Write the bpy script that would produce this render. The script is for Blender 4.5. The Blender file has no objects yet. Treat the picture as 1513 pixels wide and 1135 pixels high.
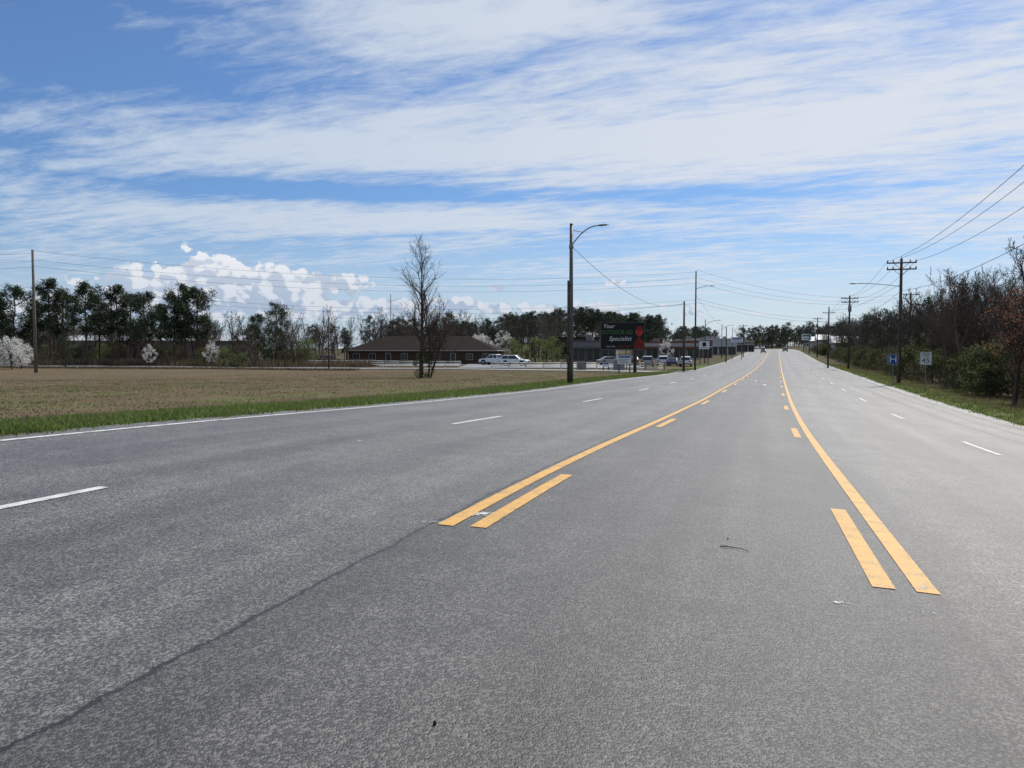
import bpy, math, random
import numpy as np
from mathutils import Vector, Matrix
random.seed(7); rng=np.random.default_rng(7)
S=bpy.context.scene
S.view_settings.view_transform='Standard'; S.view_settings.look='None'; S.view_settings.exposure=0
R=math.radians
EYE=1.5
# ------------------------------------------------------------------ node helpers
class G:
    def __init__(s,nt): s.nt=nt; s.L=nt.links; s.dim='3D'
    def n(s,t,**k):
        x=s.nt.nodes.new(t)
        for a,b in k.items(): setattr(x,a,b)
        return x
    def put(s,sock,v):
        if v is None: return
        if hasattr(v,'is_linked'): s.L.new(v,sock)
        else:
            try: sock.default_value=v
            except Exception: sock.default_value=(*v,1)
    def m(s,op,a,b=None,c=None,clamp=False):
        x=s.n('ShaderNodeMath',operation=op,use_clamp=clamp)
        s.put(x.inputs[0],a); s.put(x.inputs[1],b); s.put(x.inputs[2],c)
        return x.outputs[0]
    def ss(s,v,a,b,lo=0.,hi=1.,kind='SMOOTHSTEP'):
        x=s.n('ShaderNodeMapRange',interpolation_type=kind)
        for i,q in enumerate((v,a,b,lo,hi)): s.put(x.inputs[i],q)
        return x.outputs[0]
    def mix(s,f,a,b,mode='MIX'):
        x=s.n('ShaderNodeMix',data_type='RGBA',blend_type=mode)
        s.put(x.inputs[0],f); s.put(x.inputs[6],a); s.put(x.inputs[7],b)
        return x.outputs[2]
    def xyz(s,a,b,c=0.):
        x=s.n('ShaderNodeCombineXYZ'); s.put(x.inputs[0],a); s.put(x.inputs[1],b); s.put(x.inputs[2],c); return x.outputs[0]
    def sep(s,v):
        x=s.n('ShaderNodeSeparateXYZ'); s.put(x.inputs[0],v); return x.outputs
    def noise(s,v,scale,detail=4,rough=.5,dist=0.,col=False):
        x=s.n('ShaderNodeTexNoise',noise_dimensions=s.dim); s.put(x.inputs['Vector'],v)
        x.inputs['Scale'].default_value=scale; x.inputs['Detail'].default_value=detail
        x.inputs['Roughness'].default_value=rough; x.inputs['Distortion'].default_value=dist
        return x.outputs['Color' if col else 'Fac']
def newmat(name):
    m=bpy.data.materials.new(name); m.use_nodes=True
    g=G(m.node_tree); b=m.node_tree.nodes['Principled BSDF']
    return m,g,b
def bump(g,b,h,strength=.3,dist=.01):
    x=g.n('ShaderNodeBump'); x.inputs['Strength'].default_value=strength; x.inputs['Distance'].default_value=dist
    g.put(x.inputs['Height'],h); g.L.new(x.outputs[0],b.inputs['Normal'])
def mat(name,c,rough=.8,var=.18,scale=4.,metal=0.,c2=None,spec=.5,rnd=False,trans=0.):
    m,g,b=newmat(name)
    if rnd:
        f=g.n('ShaderNodeNewGeometry').outputs['Random Per Island']
    else:
        co=g.n('ShaderNodeTexCoord').outputs['Object']
        f=g.ss(g.noise(co,scale,2,.6),.3,.7)
    c2=c2 or tuple(x*(1+var) for x in c)
    c1=tuple(x*(1-var) for x in c)
    col=g.mix(f,(*c1,1),(*c2,1))
    g.put(b.inputs['Base Color'],col)
    b.inputs['Roughness'].default_value=rough; b.inputs['Metallic'].default_value=metal
    b.inputs['Specular IOR Level'].default_value=spec
    if trans:
        t=g.n('ShaderNodeBsdfTranslucent'); g.put(t.inputs[0],col); x=g.n('ShaderNodeMixShader'); x.inputs[0].default_value=trans
        g.L.new(b.outputs[0],x.inputs[1]); g.L.new(t.outputs[0],x.inputs[2]); g.L.new(x.outputs[0],m.node_tree.nodes['Material Output'].inputs[0])
    return m
# ------------------------------------------------------------------ terrain functions
_y=np.arange(-200,5200,2.)
def table(pts,k):
    a=np.interp(_y,[p[0] for p in pts],[p[1] for p in pts])
    ker=np.hanning(k+2)[1:-1]; ker/=ker.sum()
    pad=np.pad(a,k//2,mode='edge'); return np.convolve(pad,ker,'valid')[:len(_y)]
PT=table([(-60,.3),(0,.0),(7,-.07),(11,-.18),(20,-.48),(33,-.80),(70,-1.28),(114,-1.55),(170,-1.45),(200,-1.0),(290,.1),(380,1.0),(430,1.25),(600,1.2),(1000,1.2),(5000,1.2)],5)
BT=table([(-60,.4),(0,.3),(17,.12),(45,-.5),(63,-.95),(90,-1.25),(110,-1.4),(150,-1.5),(200,-1.1),(250,-.6),(300,.1),(400,1.1),(600,1.2),(1000,1.2),(5000,1.2)],9)
P=lambda y:np.interp(y,_y,PT)
BL=lambda y:np.interp(y,_y,BT)
CS=lambda y:np.interp(y,[0,50,110],[.033,.035,0.])
CR=lambda y:np.interp(y,[0,30,60,110],[.036,.036,.010,0.])
def camber(s,t): return CS(s)*t+CR(s)*np.maximum(t-1.8,0)
def sm(x): x=np.clip(x,0,1); return x*x*(3-2*x)
def xc(y):
    y=np.asarray(y,float)
    a=np.where(y<0,-.63+.2867*y,-1.33+.345*y+.70*np.exp(-np.maximum(y,0)/12))
    f=np.clip(y-330,0,400); return a-.0005*f*f-.40*np.clip(y-730,0,1e9)
def sl(y):
    y=np.asarray(y,float)
    a=np.where(y<0,.2867,.345-.0583*np.exp(-np.maximum(y,0)/12))
    return a-.0010*np.clip(y-330,0,400)
def st2xy(s,t):
    m=sl(s); k=np.sqrt(1+m*m); tc=np.clip(t,-30,30); k0=math.sqrt(1+.345**2)
    return xc(s)+tc/k+(t-tc)/k0, s-tc*m/k-(t-tc)*.345/k0
def xy2st(X,Y):
    s=np.asarray(Y,float).copy() if hasattr(Y,'copy') else np.asarray(float(Y))
    for _ in range(12):
        m=sl(s); k2=1+m*m; dx=X-xc(s); dy=Y-s
        s=s+(dx*m+dy)/k2
    m=sl(s); k=np.sqrt(1+m*m)
    return s,((X-xc(s))-(Y-s)*m)/k
W=10.0
def zst(s,t,under=0.):
    X,Y=st2xy(s,t)
    base=P(s)-camber(s,np.clip(t,-W,W))
    dl=np.maximum(-t-W,0); f=sm(dl/18)
    zl=(base+.03*sm(dl/.4)-.1*sm((dl-1)/2))*(1-f)+BL(Y)*f
    dr=np.maximum(t-W,0)
    zr=base+.03*sm(dr/.4)-.28*sm((dr-.6)/3)+2.4*sm((dr-6)/30)*sm((Y+40)/60)
    z=np.where(t<0,zl,zr)
    z=z+.05*np.sin(X*.21+1)*np.sin(Y*.17)*sm((np.abs(t)-12)/10)
    z=z+6.5*np.exp(-((X-38)/42)**2-((Y-450)/60)**2)
    return z-under*(np.abs(t)<9.8)
def gz(X,Y):
    s,t=xy2st(np.asarray(X,float),np.asarray(Y,float)); return zst(s,t)
# ------------------------------------------------------------------ mesh helpers
class MB:
    def __init__(s): s.v=[]; s.f=[]; s.mi=[]; s.smooth=[]
    def add(s,vs,fs,mi=0,sm=False):
        o=len(s.v); s.v+= [tuple(v) for v in vs]
        for f in fs: s.f.append(tuple(i+o for i in f)); s.mi.append(mi); s.smooth.append(sm)
    def box(s,x0,x1,y0,y1,z0,z1,mi=0):
        s.add([(x0,y0,z0),(x1,y0,z0),(x1,y1,z0),(x0,y1,z0),(x0,y0,z1),(x1,y0,z1),(x1,y1,z1),(x0,y1,z1)],
              [(0,3,2,1),(4,5,6,7),(0,1,5,4),(1,2,6,5),(2,3,7,6),(3,0,4,7)],mi)
    def tube(s,pts,rad,n=8,mi=0,cap=True,flat=1.):
        pts=[Vector(p) for p in pts]; vs=[]
        for i,p in enumerate(pts):
            d=(pts[min(i+1,len(pts)-1)]-pts[max(i-1,0)]).normalized()
            a=d.cross(Vector((0,0,1)) if abs(d.z)<.95 else Vector((1,0,0))).normalized(); b=a.cross(d)
            r=rad[i] if hasattr(rad,'__len__') else rad
            for k in range(n):
                q=2*math.pi*k/n; vs.append(p+a*(r*math.cos(q))+b*(r*flat*math.sin(q)))
        fs=[]
        for i in range(len(pts)-1):
            for k in range(n):
                k2=(k+1)%n; fs.append((i*n+k,i*n+k2,(i+1)*n+k2,(i+1)*n+k))
        if cap and n>3: fs.append(tuple(range(n))[::-1]); fs.append(tuple((len(pts)-1)*n+k for k in range(n)))
        s.add(vs,fs,mi,True)
    def prism(s,poly,w0,w1,mi=0):
        zs=[p[1] for p in poly]; a,b=min(zs),max(zs); n=len(poly)
        w=lambda z:w0+(w1-w0)*(z-a)/(b-a+1e-9)
        vs=[(x,-w(z),z) for x,z in poly]+[(x,w(z),z) for x,z in poly]
        fs=[tuple(range(n)),tuple(range(2*n-1,n-1,-1))]+[(i,i+n,(i+1)%n+n,(i+1)%n) for i in range(n)]
        s.add(vs,fs,mi)
    def build(s,name,mats,parent=None,loc=(0,0,0),rot=0.,bev=0.):
        me=bpy.data.meshes.new(name); me.from_pydata(s.v,[],s.f)
        for m in mats: me.materials.append(m)
        me.polygons.foreach_set('material_index',s.mi); me.polygons.foreach_set('use_smooth',s.smooth)
        me.update()
        o=bpy.data.objects.new(name,me); S.collection.objects.link(o)
        o.location=loc; o.rotation_euler=(0,0,rot)
        if parent: o.parent=parent
        if bev:
            b=o.modifiers.new('b','BEVEL'); b.width=bev; b.segments=2; b.limit_method='ANGLE'
        return o
def empty(name,loc=(0,0,0),rot=0.):
    o=bpy.data.objects.new(name,None); S.collection.objects.link(o); o.location=loc; o.rotation_euler=(0,0,rot); o.empty_display_size=.3; return o
def text(body,size,m,parent,loc,rz=0.,sx=1.,shear=0.,align='CENTER'):
    c=bpy.data.curves.new('lettering','FONT'); c.body=body; c.size=size; c.align_x=align; c.align_y='CENTER'; c.shear=shear
    c.extrude=.002; c.materials.append(m)
    o=bpy.data.objects.new('lettering',c); S.collection.objects.link(o); o.parent=parent; o.location=loc
    o.rotation_euler=(R(90),0,rz); o.scale=(sx,1,1); return o
def fastmesh(name,v,tris,mats,uv=None,parent=None):
    me=bpy.data.meshes.new(name); n=len(v); m=len(tris); k=tris.shape[1]
    me.vertices.add(n); me.vertices.foreach_set('co',v.astype(np.float32).ravel())
    me.loops.add(m*k); me.loops.foreach_set('vertex_index',tris.astype(np.int32).ravel())
    me.polygons.add(m); me.polygons.foreach_set('loop_start',np.arange(0,m*k,k,dtype=np.int32)); me.polygons.foreach_set('loop_total',np.full(m,k,np.int32))
    me.update(calc_edges=True)
    if uv is not None:
        u=me.uv_layers.new(name='st'); u.data.foreach_set('uv',uv[tris.ravel()].astype(np.float32).ravel())
    for q in mats: me.materials.append(q)
    me.validate()
    o=bpy.data.objects.new(name,me); S.collection.objects.link(o)
    if parent: o.parent=parent
    return o
def gridmesh(name,ss,ts,zoff,mats,under=0.):
    A,B=np.meshgrid(ss,ts,indexing='ij'); X,Y=st2xy(A,B); Z=zst(A,B,under)+zoff
    if name=='ground': Z=Z-.012*(np.abs(B)<=10.01)
    v=np.stack([X,Y,Z],-1).reshape(-1,3); n,m=A.shape
    i=np.arange(n*m).reshape(n,m)
    q=np.stack([i[:-1,:-1],i[:-1,1:],i[1:,1:],i[1:,:-1]],-1).reshape(-1,4)
    o=fastmesh(name,v,q,mats,np.stack([A,B],-1).reshape(-1,2))
    o.data.polygons.foreach_set('use_smooth',[True]*len(o.data.polygons)); return o
# ------------------------------------------------------------------ materials
def asphalt(name,side=False):
    m,g,b=newmat(name); g.dim='2D'
    uv=g.n('ShaderNodeUVMap',uv_map='st').outputs[0] if not side else g.n('ShaderNodeTexCoord').outputs['Object']
    s,t,_=g.sep(uv)
    big=g.noise(uv,.35,3,.6); med=g.noise(uv,2.5,4,.65)
    at=g.m('ABSOLUTE',t)
    if side:
        base=g.mix(big,(.16,.155,.145,1),(.23,.225,.21,1)); k=g.ss(med,.2,.8,.86,1.14)
    else:
        vo=g.n('ShaderNodeTexVoronoi',voronoi_dimensions='2D'); vo.inputs['Scale'].default_value=92; g.put(vo.inputs['Vector'],uv)
        cell=g.sep(vo.outputs['Color'])[0]
        fine=g.noise(uv,140,2,.7)
        lng=g.noise(g.xyz(g.m('MULTIPLY',s,.05),t),1.6,3,.6)
        lane=g.ss(at,1.86,1.98)
        base=g.mix(lane,(.064,.061,.056,1),(.102,.098,.090,1))
        stone=g.m('ADD',g.ss(cell,.40,1.,.0,1.85,'LINEAR'),g.ss(fine,.3,.7,.16,.78))
        k=g.m('ADD',stone,.03)
        k=g.m('MULTIPLY',k,g.ss(med,.2,.8,.84,1.16)); k=g.m('MULTIPLY',k,g.ss(big,.25,.75,.86,1.14))
        k=g.m('MULTIPLY',k,g.ss(lng,.25,.75,.80,1.20))
        w=g.m('COSINE',g.m('MULTIPLY',g.m('SUBTRACT',at,1.83),2*math.pi/1.825))
        k=g.m('MULTIPLY',k,g.ss(w,-1,1,1.08,.92))
        # drip stains and scuffs
        sp=g.noise(uv,1.1,3,.75); k=g.m('MULTIPLY',k,g.ss(sp,.60,.74,1.,.80))
        wob=g.m('MULTIPLY',g.m('SUBTRACT',g.noise(g.xyz(s,3.1),1.3,6,.7),.5),.16)
        wob2=g.m('MULTIPLY',g.m('SUBTRACT',g.noise(g.xyz(s,7.7),22,3,.7),.5),.05)
        dd=g.m('ABSOLUTE',g.m('ADD',g.m('ADD',g.m('ADD',t,1.92),wob),wob2))
        wid=g.ss(g.noise(g.xyz(s,1.),5,3,.7),.3,.7,.009,.026)
        cr=g.m('MULTIPLY',g.ss(g.m('DIVIDE',dd,wid),.6,1.3,.95,0.),g.ss(s,5.0,60,1.,.4))
        halo=g.ss(dd,.0,.10,.20,0.)
        dl2=g.m('ABSOLUTE',g.m('ADD',g.m('ADD',g.m('SUBTRACT',at,5.75),wob2),wob)); cr3=g.ss(dl2,.004,.018,.4,0.)
        k=g.m('MULTIPLY',k,g.m('SUBTRACT',1.,g.m('MAXIMUM',cr,g.m('MAXIMUM',cr3,halo))))
        h=g.m('ADD',g.m('MULTIPLY',vo.outputs['Distance'],-.8),fine)
        bump(g,b,h,.5,.007)
    mu=g.n('ShaderNodeVectorMath',operation='SCALE'); g.put(mu.inputs[0],base); g.put(mu.inputs['Scale'],k)
    g.put(b.inputs['Base Color'],mu.outputs[0])
    b.inputs['Roughness'].default_value=.52; b.inputs['Specular IOR Level'].default_value=.58
    return m
ASPH=asphalt('asphalt'); ASPH2=asphalt('pale_asphalt',True)
def paint(name,c,wear=.35):
    m,g,b=newmat(name); g.dim='2D'; co=g.n('ShaderNodeTexCoord').outputs['Object']
    f=g.m('ADD',g.m('MULTIPLY',g.noise(co,110,2,.7),.6),g.m('MULTIPLY',g.noise(co,5,4,.7),.4))
    f=g.ss(f,wear,wear+.10)
    v=g.noise(co,7,4,.6); c2=tuple(x*.80 for x in c)
    g.put(b.inputs['Base Color'],g.mix(f,(.12,.115,.105,1),g.mix(v,(*c,1),(*c2,1))))
    b.inputs['Roughness'].default_value=.6; bump(g,b,g.noise(co,140,2,.6),.4,.004); return m
YEL=paint('yellow_paint',(.74,.41,.09),.37); WHT=paint('white_paint',(.76,.76,.74),.40)
def groundmat():
    m,g,b=newmat('grass_ground'); g.dim='2D'; uv=g.n('ShaderNodeUVMap',uv_map='st').outputs[0]; s,t,_=g.sep(uv)
    n1=g.noise(uv,.12,4,.6); n2=g.noise(uv,1.3,4,.7); n3=g.noise(uv,14,3,.7); st=g.noise(g.xyz(g.m('MULTIPLY',s,.12),t),1.0,4,.6)
    tan=g.mix(g.ss(n2,.3,.7),(.118,.088,.050,1),(.185,.138,.082,1))
    tan=g.mix(g.ss(n1,.42,.66,0,.55),tan,(.092,.074,.042,1))
    tan=g.mix(g.ss(st,.45,.7,0,.4),tan,(.20,.155,.098,1))
    tan=g.mix(g.ss(n3,.35,.7,.30,0.),tan,(.07,.055,.03,1))
    green=g.mix(g.ss(n3,.3,.7),(.06,.10,.022,1),(.14,.20,.05,1))
    edge=g.m('ADD',g.m('ABSOLUTE',t),g.m('MULTIPLY',g.m('SUBTRACT',n2,.5),3.2))
    gl=g.ss(edge,11.4,13.6,1,0.)
    patch=g.m('MULTIPLY',g.ss(g.noise(uv,.3,4,.6),.48,.62,0,.40),g.ss(t,-34,-14,0,1))
    f=g.m('MAXIMUM',gl,patch)
    left=g.mix(f,tan,green)
    lit=g.mix(g.ss(n2,.3,.7),(.05,.04,.022,1),(.12,.088,.05,1))
    right=g.mix(g.ss(edge,12.5,15,1,0.),lit,g.mix(g.ss(n2,.35,.65,0.,.55),green,(.2,.15,.08,1)))
    c=g.mix(g.ss(t,-1,1),left,right)
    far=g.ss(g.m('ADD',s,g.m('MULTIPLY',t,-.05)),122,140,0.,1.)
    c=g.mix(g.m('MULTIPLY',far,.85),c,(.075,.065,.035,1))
    g.put(b.inputs['Base Color'],c); b.inputs['Roughness'].default_value=.95; b.inputs['Specular IOR Level'].default_value=.1
    bump(g,b,g.m('ADD',n3,n2),.8,.06); return m
GRD=groundmat()
STEEL=mat('dark_steel',(.10,.10,.10),.5,.2,3,.4)
LAMPG=mat('lamp_grey',(.22,.22,.22),.45,.15,5,.3)
WOOD=mat('weathered_pole_wood',(.075,.058,.045),.9,.35,6)
WOODG=mat('grey_pole_wood',(.15,.125,.10),.9,.3,6)
PORC=mat('insulator',(.2,.2,.21),.3)
WIRE=mat('wire_black',(.035,.035,.04),.6)
BARK=mat('bark',(.080,.065,.050),.95,.3,c2=(.105,.085,.065),spec=.1,rnd=True)
BARKG=mat('bark_grey',(.14,.118,.095),.95,.3,c2=(.18,.15,.12),spec=.1,rnd=True)
BARKR=mat('bark_reddish',(.14,.092,.068),.95,.3,c2=(.19,.125,.09),spec=.1,rnd=True)
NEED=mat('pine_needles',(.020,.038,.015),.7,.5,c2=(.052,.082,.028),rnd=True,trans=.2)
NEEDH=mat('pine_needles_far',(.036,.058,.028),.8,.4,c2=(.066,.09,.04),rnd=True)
def leafm(n,a,b_,t=.4): return mat(n,a,.75,.25,c2=b_,rnd=True,trans=t)
LWHITE=leafm('white_blossom',(.55,.55,.50),(.82,.82,.78))
LGREEN=leafm('new_leaves',(.07,.10,.028),(.18,.225,.07))
LOLIVE=leafm('olive_leaves',(.040,.054,.02),(.115,.13,.042))
LBROWN=leafm('dry_leaves',(.07,.055,.035),(.16,.12,.075))
LORANGE=leafm('red_buds',(.24,.09,.05),(.44,.19,.11))
GBR=leafm('grass_green',(.08,.125,.028),(.18,.245,.06),.5)
GTAN=leafm('grass_dry',(.13,.098,.055),(.25,.19,.112),.4)
# ------------------------------------------------------------------ ground + roads
def rng_cat(*a): return np.unique(np.round(np.concatenate(a),3))
ys=rng_cat(np.arange(-60,130,1.),np.arange(130,420,4.),np.arange(420,900,20.),np.arange(900,5001,100.))
tl=rng_cat([1.8,5,9.6,10,10.4,11,12,13.5],np.arange(15,66,2.5),np.arange(66,160,5.),np.arange(160,420,20.),np.arange(420,3600,150.))
ts=np.concatenate([-tl[::-1],[0],tl])
gridmesh('ground',ys,ts,0.,[GRD],under=.09)
yr=rng_cat(np.arange(-50,130,1.),np.arange(130,420,4.),np.arange(420,1500,20.))
gridmesh('road',yr,np.array([-9.95,-9,-6,-3,0,1.8,4,6,9,9.95]),0.004,[ASPH])
def strip_data(s0,s1,t,w):
    n=max(2,int((s1-s0)/1.0)+1) if s1<140 else max(2,int((s1-s0)/4)+1)
    s=np.linspace(s0,s1,n); off=.0095+s*.00006
    out=[]
    for q in (t-w/2,t+w/2):
        X,Y=st2xy(s,np.full(n,q)); Z=P(s)-camber(s,q)+off; out.append(np.stack([X,Y,Z],-1))
    return out
def paintmesh(name,strips,m):
    V=[];F=[];o=0
    for a in strips:
        L,Rr=strip_data(*a); n=len(L); V+= [L,Rr]
        i=np.arange(n-1); F.append(np.stack([o+i,o+n+i,o+n+i+1,o+i+1],-1)); o+=2*n
    return fastmesh(name,np.concatenate(V),np.concatenate(F),[m])
yel=[(5.95,130,-1.80,.145),(130,520,-1.80,.145),(5.55,130,1.81,.145),(130,520,1.81,.145)]
for k in range(26):
    yel.append((6.0+11.5*k,9.1+11.5*k,-1.52,.145)); yel.append((5.55+11.5*k,8.35+11.5*k,1.54,.145))
paintmesh('yellow_lane_markings',yel,YEL)
wh=[(-40,83,-9.35,.13),(95,520,-9.35,.13),(-40,520,9.35,.13)]
for k in range(-2,28):
    o=-.2 if k==-1 else 0.
    wh.append((14.7+o+11.5*k,17.7+o+11.5*k,-5.48,.12)); wh.append((17.6+11.5*k,20.7+11.5*k,5.5,.12))
paintmesh('white_lane_markings',wh,WHT)
def flat_on_road(name,s0,t0,polys,m,flip=1):
    mb=MB()
    for poly in polys:
        vs=[]
        for a,b in poly:
            s=s0+flip*a; t=t0+flip*b; X,Y=st2xy(s,t); vs.append((float(X),float(Y),float(P(s)-camber(s,t)+.010+s*.00006)))
        mb.add(vs,[tuple(range(len(vs)))])
    return mb.build(name,[m])
arrow=[[(0,-.08),(0,.08),(1.9,.08),(1.9,-.08)],[(1.91,-.08),(1.91,.08),(2.1,-.35),(1.98,-.5)],[(1.7,-.45),(2.35,-.35),(1.95,-1.0)]]
flat_on_road('turn_arrow_marking',54,.4,arrow,WHT); flat_on_road('turn_arrow_marking',64,-.4,arrow,WHT,-1)
mb=MB()
def fleck(X,Y,r,n,spr):
    for _ in range(n):
        x=X+random.gauss(0,spr); y=Y+random.gauss(0,spr*.6); a=random.random()*6; rr=r*random.uniform(.3,1)
        vs=[]
        for k in range(6):
            q=a+k*math.pi/3; px=x+rr*random.uniform(.5,1)*math.cos(q)*1.5; py=y+rr*random.uniform(.5,1)*math.sin(q)
            vs.append((px,py,float(gz(px,py))+.0092+random.random()*.0008))
        mb.add(vs,[tuple(range(6))])
fleck(-.28,7.0,.016,90,.06); fleck(2.05,4.75,.012,9,.025); fleck(2.55,4.6,.009,4,.03); fleck(-2.45,12.4,.03,6,.05); fleck(-.68,6.6,.014,22,.05)
fleck(5.1,12.0,.02,8,.12); fleck(8.3,17.5,.025,9,.3); fleck(2.80,5.15,.010,20,.04)
mb.build('paint_flecks',[WHT])
def ribbon(name,pts,w,m,zo=.07):
    pts=np.array(pts,float); d=[0]
    for i in range(1,len(pts)): d.append(d[-1]+np.linalg.norm(pts[i]-pts[i-1]))
    q=np.arange(0,d[-1],2.); X=np.interp(q,d,pts[:,0]); Y=np.interp(q,d,pts[:,1])
    for _ in range(4):
        X[1:-1]=(X[:-2]+2*X[1:-1]+X[2:])/4; Y[1:-1]=(Y[:-2]+2*Y[1:-1]+Y[2:])/4
    tx=np.gradient(X); ty=np.gradient(Y); k=np.hypot(tx,ty); nx=-ty/k; ny=tx/k
    cols=np.linspace(-w/2,w/2,4); V=[]
    for c in cols: x=X+nx*c; y=Y+ny*c; V.append(np.stack([x,y,gz(x,y)+zo],-1))
    V=np.stack(V,1); n,mm=V.shape[:2]; i=np.arange(n*mm).reshape(n,mm)
    F=np.stack([i[:-1,:-1],i[:-1,1:],i[1:,1:],i[1:,:-1]],-1).reshape(-1,4)
    return fastmesh(name,V.reshape(-1,3),F,[m])
ribbon('side_road',[(-230,178),(-100,138),(-55,120),(-27,112),(0,104),(12,97),(21,89)],7.,ASPH2)
def pad(name,x0,x1,y0,y1,m,zo=.09):
    A,B=np.meshgrid(np.arange(x0,x1+.1,2.5),np.arange(y0,y1+.1,2.5),indexing='ij')
    v=np.stack([A,B,gz(A,B)+zo],-1).reshape(-1,3); n,mm=A.shape; i=np.arange(n*mm).reshape(n,mm)
    F=np.stack([i[:-1,:-1],i[1:,:-1],i[1:,1:],i[:-1,1:]],-1).reshape(-1,4)
    return fastmesh(name,v,F,[m])
pad('parking_lot',-8,24,112,142,ASPH2,.10)
pad('parking_lot',-34,-8.5,126,141,ASPH2,.10)
# ------------------------------------------------------------------ grass
def blades(name,X,Y,h,w,m,lean=.5):
    n=len(X); Z=gz(X,Y); a=rng.uniform(0,2*np.pi,n); hh=h*rng.uniform(.5,1.3,n); ww=w*rng.uniform(.6,1.3,n)
    dx=np.cos(a)*ww/2; dy=np.sin(a)*ww/2; lx=rng.normal(0,lean,n)*hh; ly=rng.normal(0,lean,n)*hh
    v=np.stack([np.stack([X-dx,Y-dy,Z-.02],-1),np.stack([X+dx,Y+dy,Z-.02],-1),np.stack([X+lx,Y+ly,Z+hh],-1)],1).reshape(-1,3)
    return fastmesh(name,v,np.arange(3*n).reshape(n,3),[m])
def st_scatter(n,s0,s1,t0,t1,pw=1.,clump=0.,tp=1.):
    s=s0+(s1-s0)*rng.random(n)**pw; t=t0+(t1-t0)*rng.random(n)**tp
    if clump:
        k=max(1,n//14); idx=rng.integers(0,k,n); s=s[:k][idx]+rng.normal(0,clump,n); t=t[:k][idx]+rng.normal(0,clump,n)
    return st2xy(s,t)
X,Y=st_scatter(60000,2,110,-9.9,-12.8,1.7,.12,1.5); blades('verge_grass',X,Y,.11,.03,GBR)
X,Y=st_scatter(20000,2,110,-10.0,-13.5,1.7,.15,.8); blades('verge_dry_grass',X,Y,.09,.03,GTAN)
X,Y=st_scatter(70000,4,100,-11.8,-50,1.5,.5); blades('dry_field_grass',X,Y,.05,.05,GTAN,1.2)
X,Y=st_scatter(14000,4,80,-11.8,-34,1.5,.25); blades('field_green_grass',X,Y,.06,.05,GBR,.9)
X,Y=st_scatter(30000,15,150,9.85,14.5,1.3,.15,1.2); blades('verge_grass',X,Y,.14,.035,GBR)
X,Y=st_scatter(20000,15,150,10.4,16,1.3,.2,.8); blades('verge_dry_grass',X,Y,.22,.035,GTAN)
n=24000; X=rng.uniform(-150,-22,n); Y=120-.36*(X+30)*1.0+rng.normal(4,4.,n); k=Y>118-.36*(X+30); blades('tall_dry_grass',X[k],Y[k],1.1,.14,LBROWN,.25)
n=12000; X=rng.uniform(-150,-20,n); Y=103-.30*(X+30)+rng.normal(0,1.5,n); blades('tall_dry_grass',X,Y,.35,.09,LBROWN,.3)
# ------------------------------------------------------------------ trees
def bare_mesh(name,seed,H,spread=.42,up=.12,n1=17,crown0=.25,stems=1,m=None,tw=.011,ang=(35,62),cone=.65,nn=(7,5),twn=4,w0=.07):
    rd=random.Random(seed); mb=MB()
    def grow(p,d,L,r,lv):
        seg=[7,4,3,2][lv]; pts=[p.copy()]; ds=[]
        for i in range(seg):
            wob=[w0,.16,.2,.25][lv]
            d=(d+Vector((rd.gauss(0,wob),rd.gauss(0,wob),rd.gauss(0,wob)+(up if lv else .08)))).normalized()
            p=p+d*(L/seg); pts.append(p.copy()); ds.append(d.copy())
        rr=[max(r*(1-.85*i/seg),tw*.7) for i in range(seg+1)]
        mb.tube(pts,rr,[7,4,3,3][lv],0,cap=False)
        if lv<3:
            n=[n1,nn[0],nn[1]][lv]
            for j in range(n):
                f=(crown0 if lv==0 else .15)+(1-(crown0 if lv==0 else .15))*((j+rd.random())/n)
                q=min(f*seg,seg-.001); i=int(q); pp=pts[i].lerp(pts[i+1],q-i); dd=ds[i]
                a=R(rd.uniform(*ang))*(1-.35*f); az=rd.uniform(0,6.283)
                ax=dd.orthogonal().normalized(); ax.rotate(Matrix.Rotation(az,3,dd))
                nd=dd.copy(); nd.rotate(Matrix.Rotation(a,3,ax))
                LL=(H*spread*(1.05-cone*f) if lv==0 else L*rd.uniform(.35,.6)*(1.1-.4*f))*rd.uniform(.75,1.2)
                grow(pp,nd,LL,max(rr[i]*[.45,.55,.6][lv],tw),lv+1)
        else:
            for j in range(twn):
                i=rd.randrange(0,seg+1); dd=(ds[min(i,seg-1)]+Vector((rd.gauss(0,.6),rd.gauss(0,.6),rd.gauss(.15,.5)))).normalized()
                e=pts[i]+dd*L*rd.uniform(.35,.8); sd=dd.orthogonal().normalized()*tw*.8
                mb.add([pts[i]-sd,pts[i]+sd,e],[(0,1,2)])
    for k in range(stems):
        if stems==1: d=Vector((rd.gauss(0,.03),rd.gauss(0,.03),1)).normalized(); grow(Vector((0,0,-.2)),d,H*.92,H*.018,0)
        else:
            a=rd.uniform(0,6.28); l=rd.uniform(.02,.28)
            grow(Vector((.15*math.cos(a),.15*math.sin(a),-.2)),Vector((l*math.cos(a),l*math.sin(a),1)).normalized(),H*rd.uniform(.6,.98),H*.011,0)
    me=bpy.data.meshes.new(name); me.from_pydata(mb.v,[],mb.f); me.materials.append(m or BARK); me.update(); return me
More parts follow.
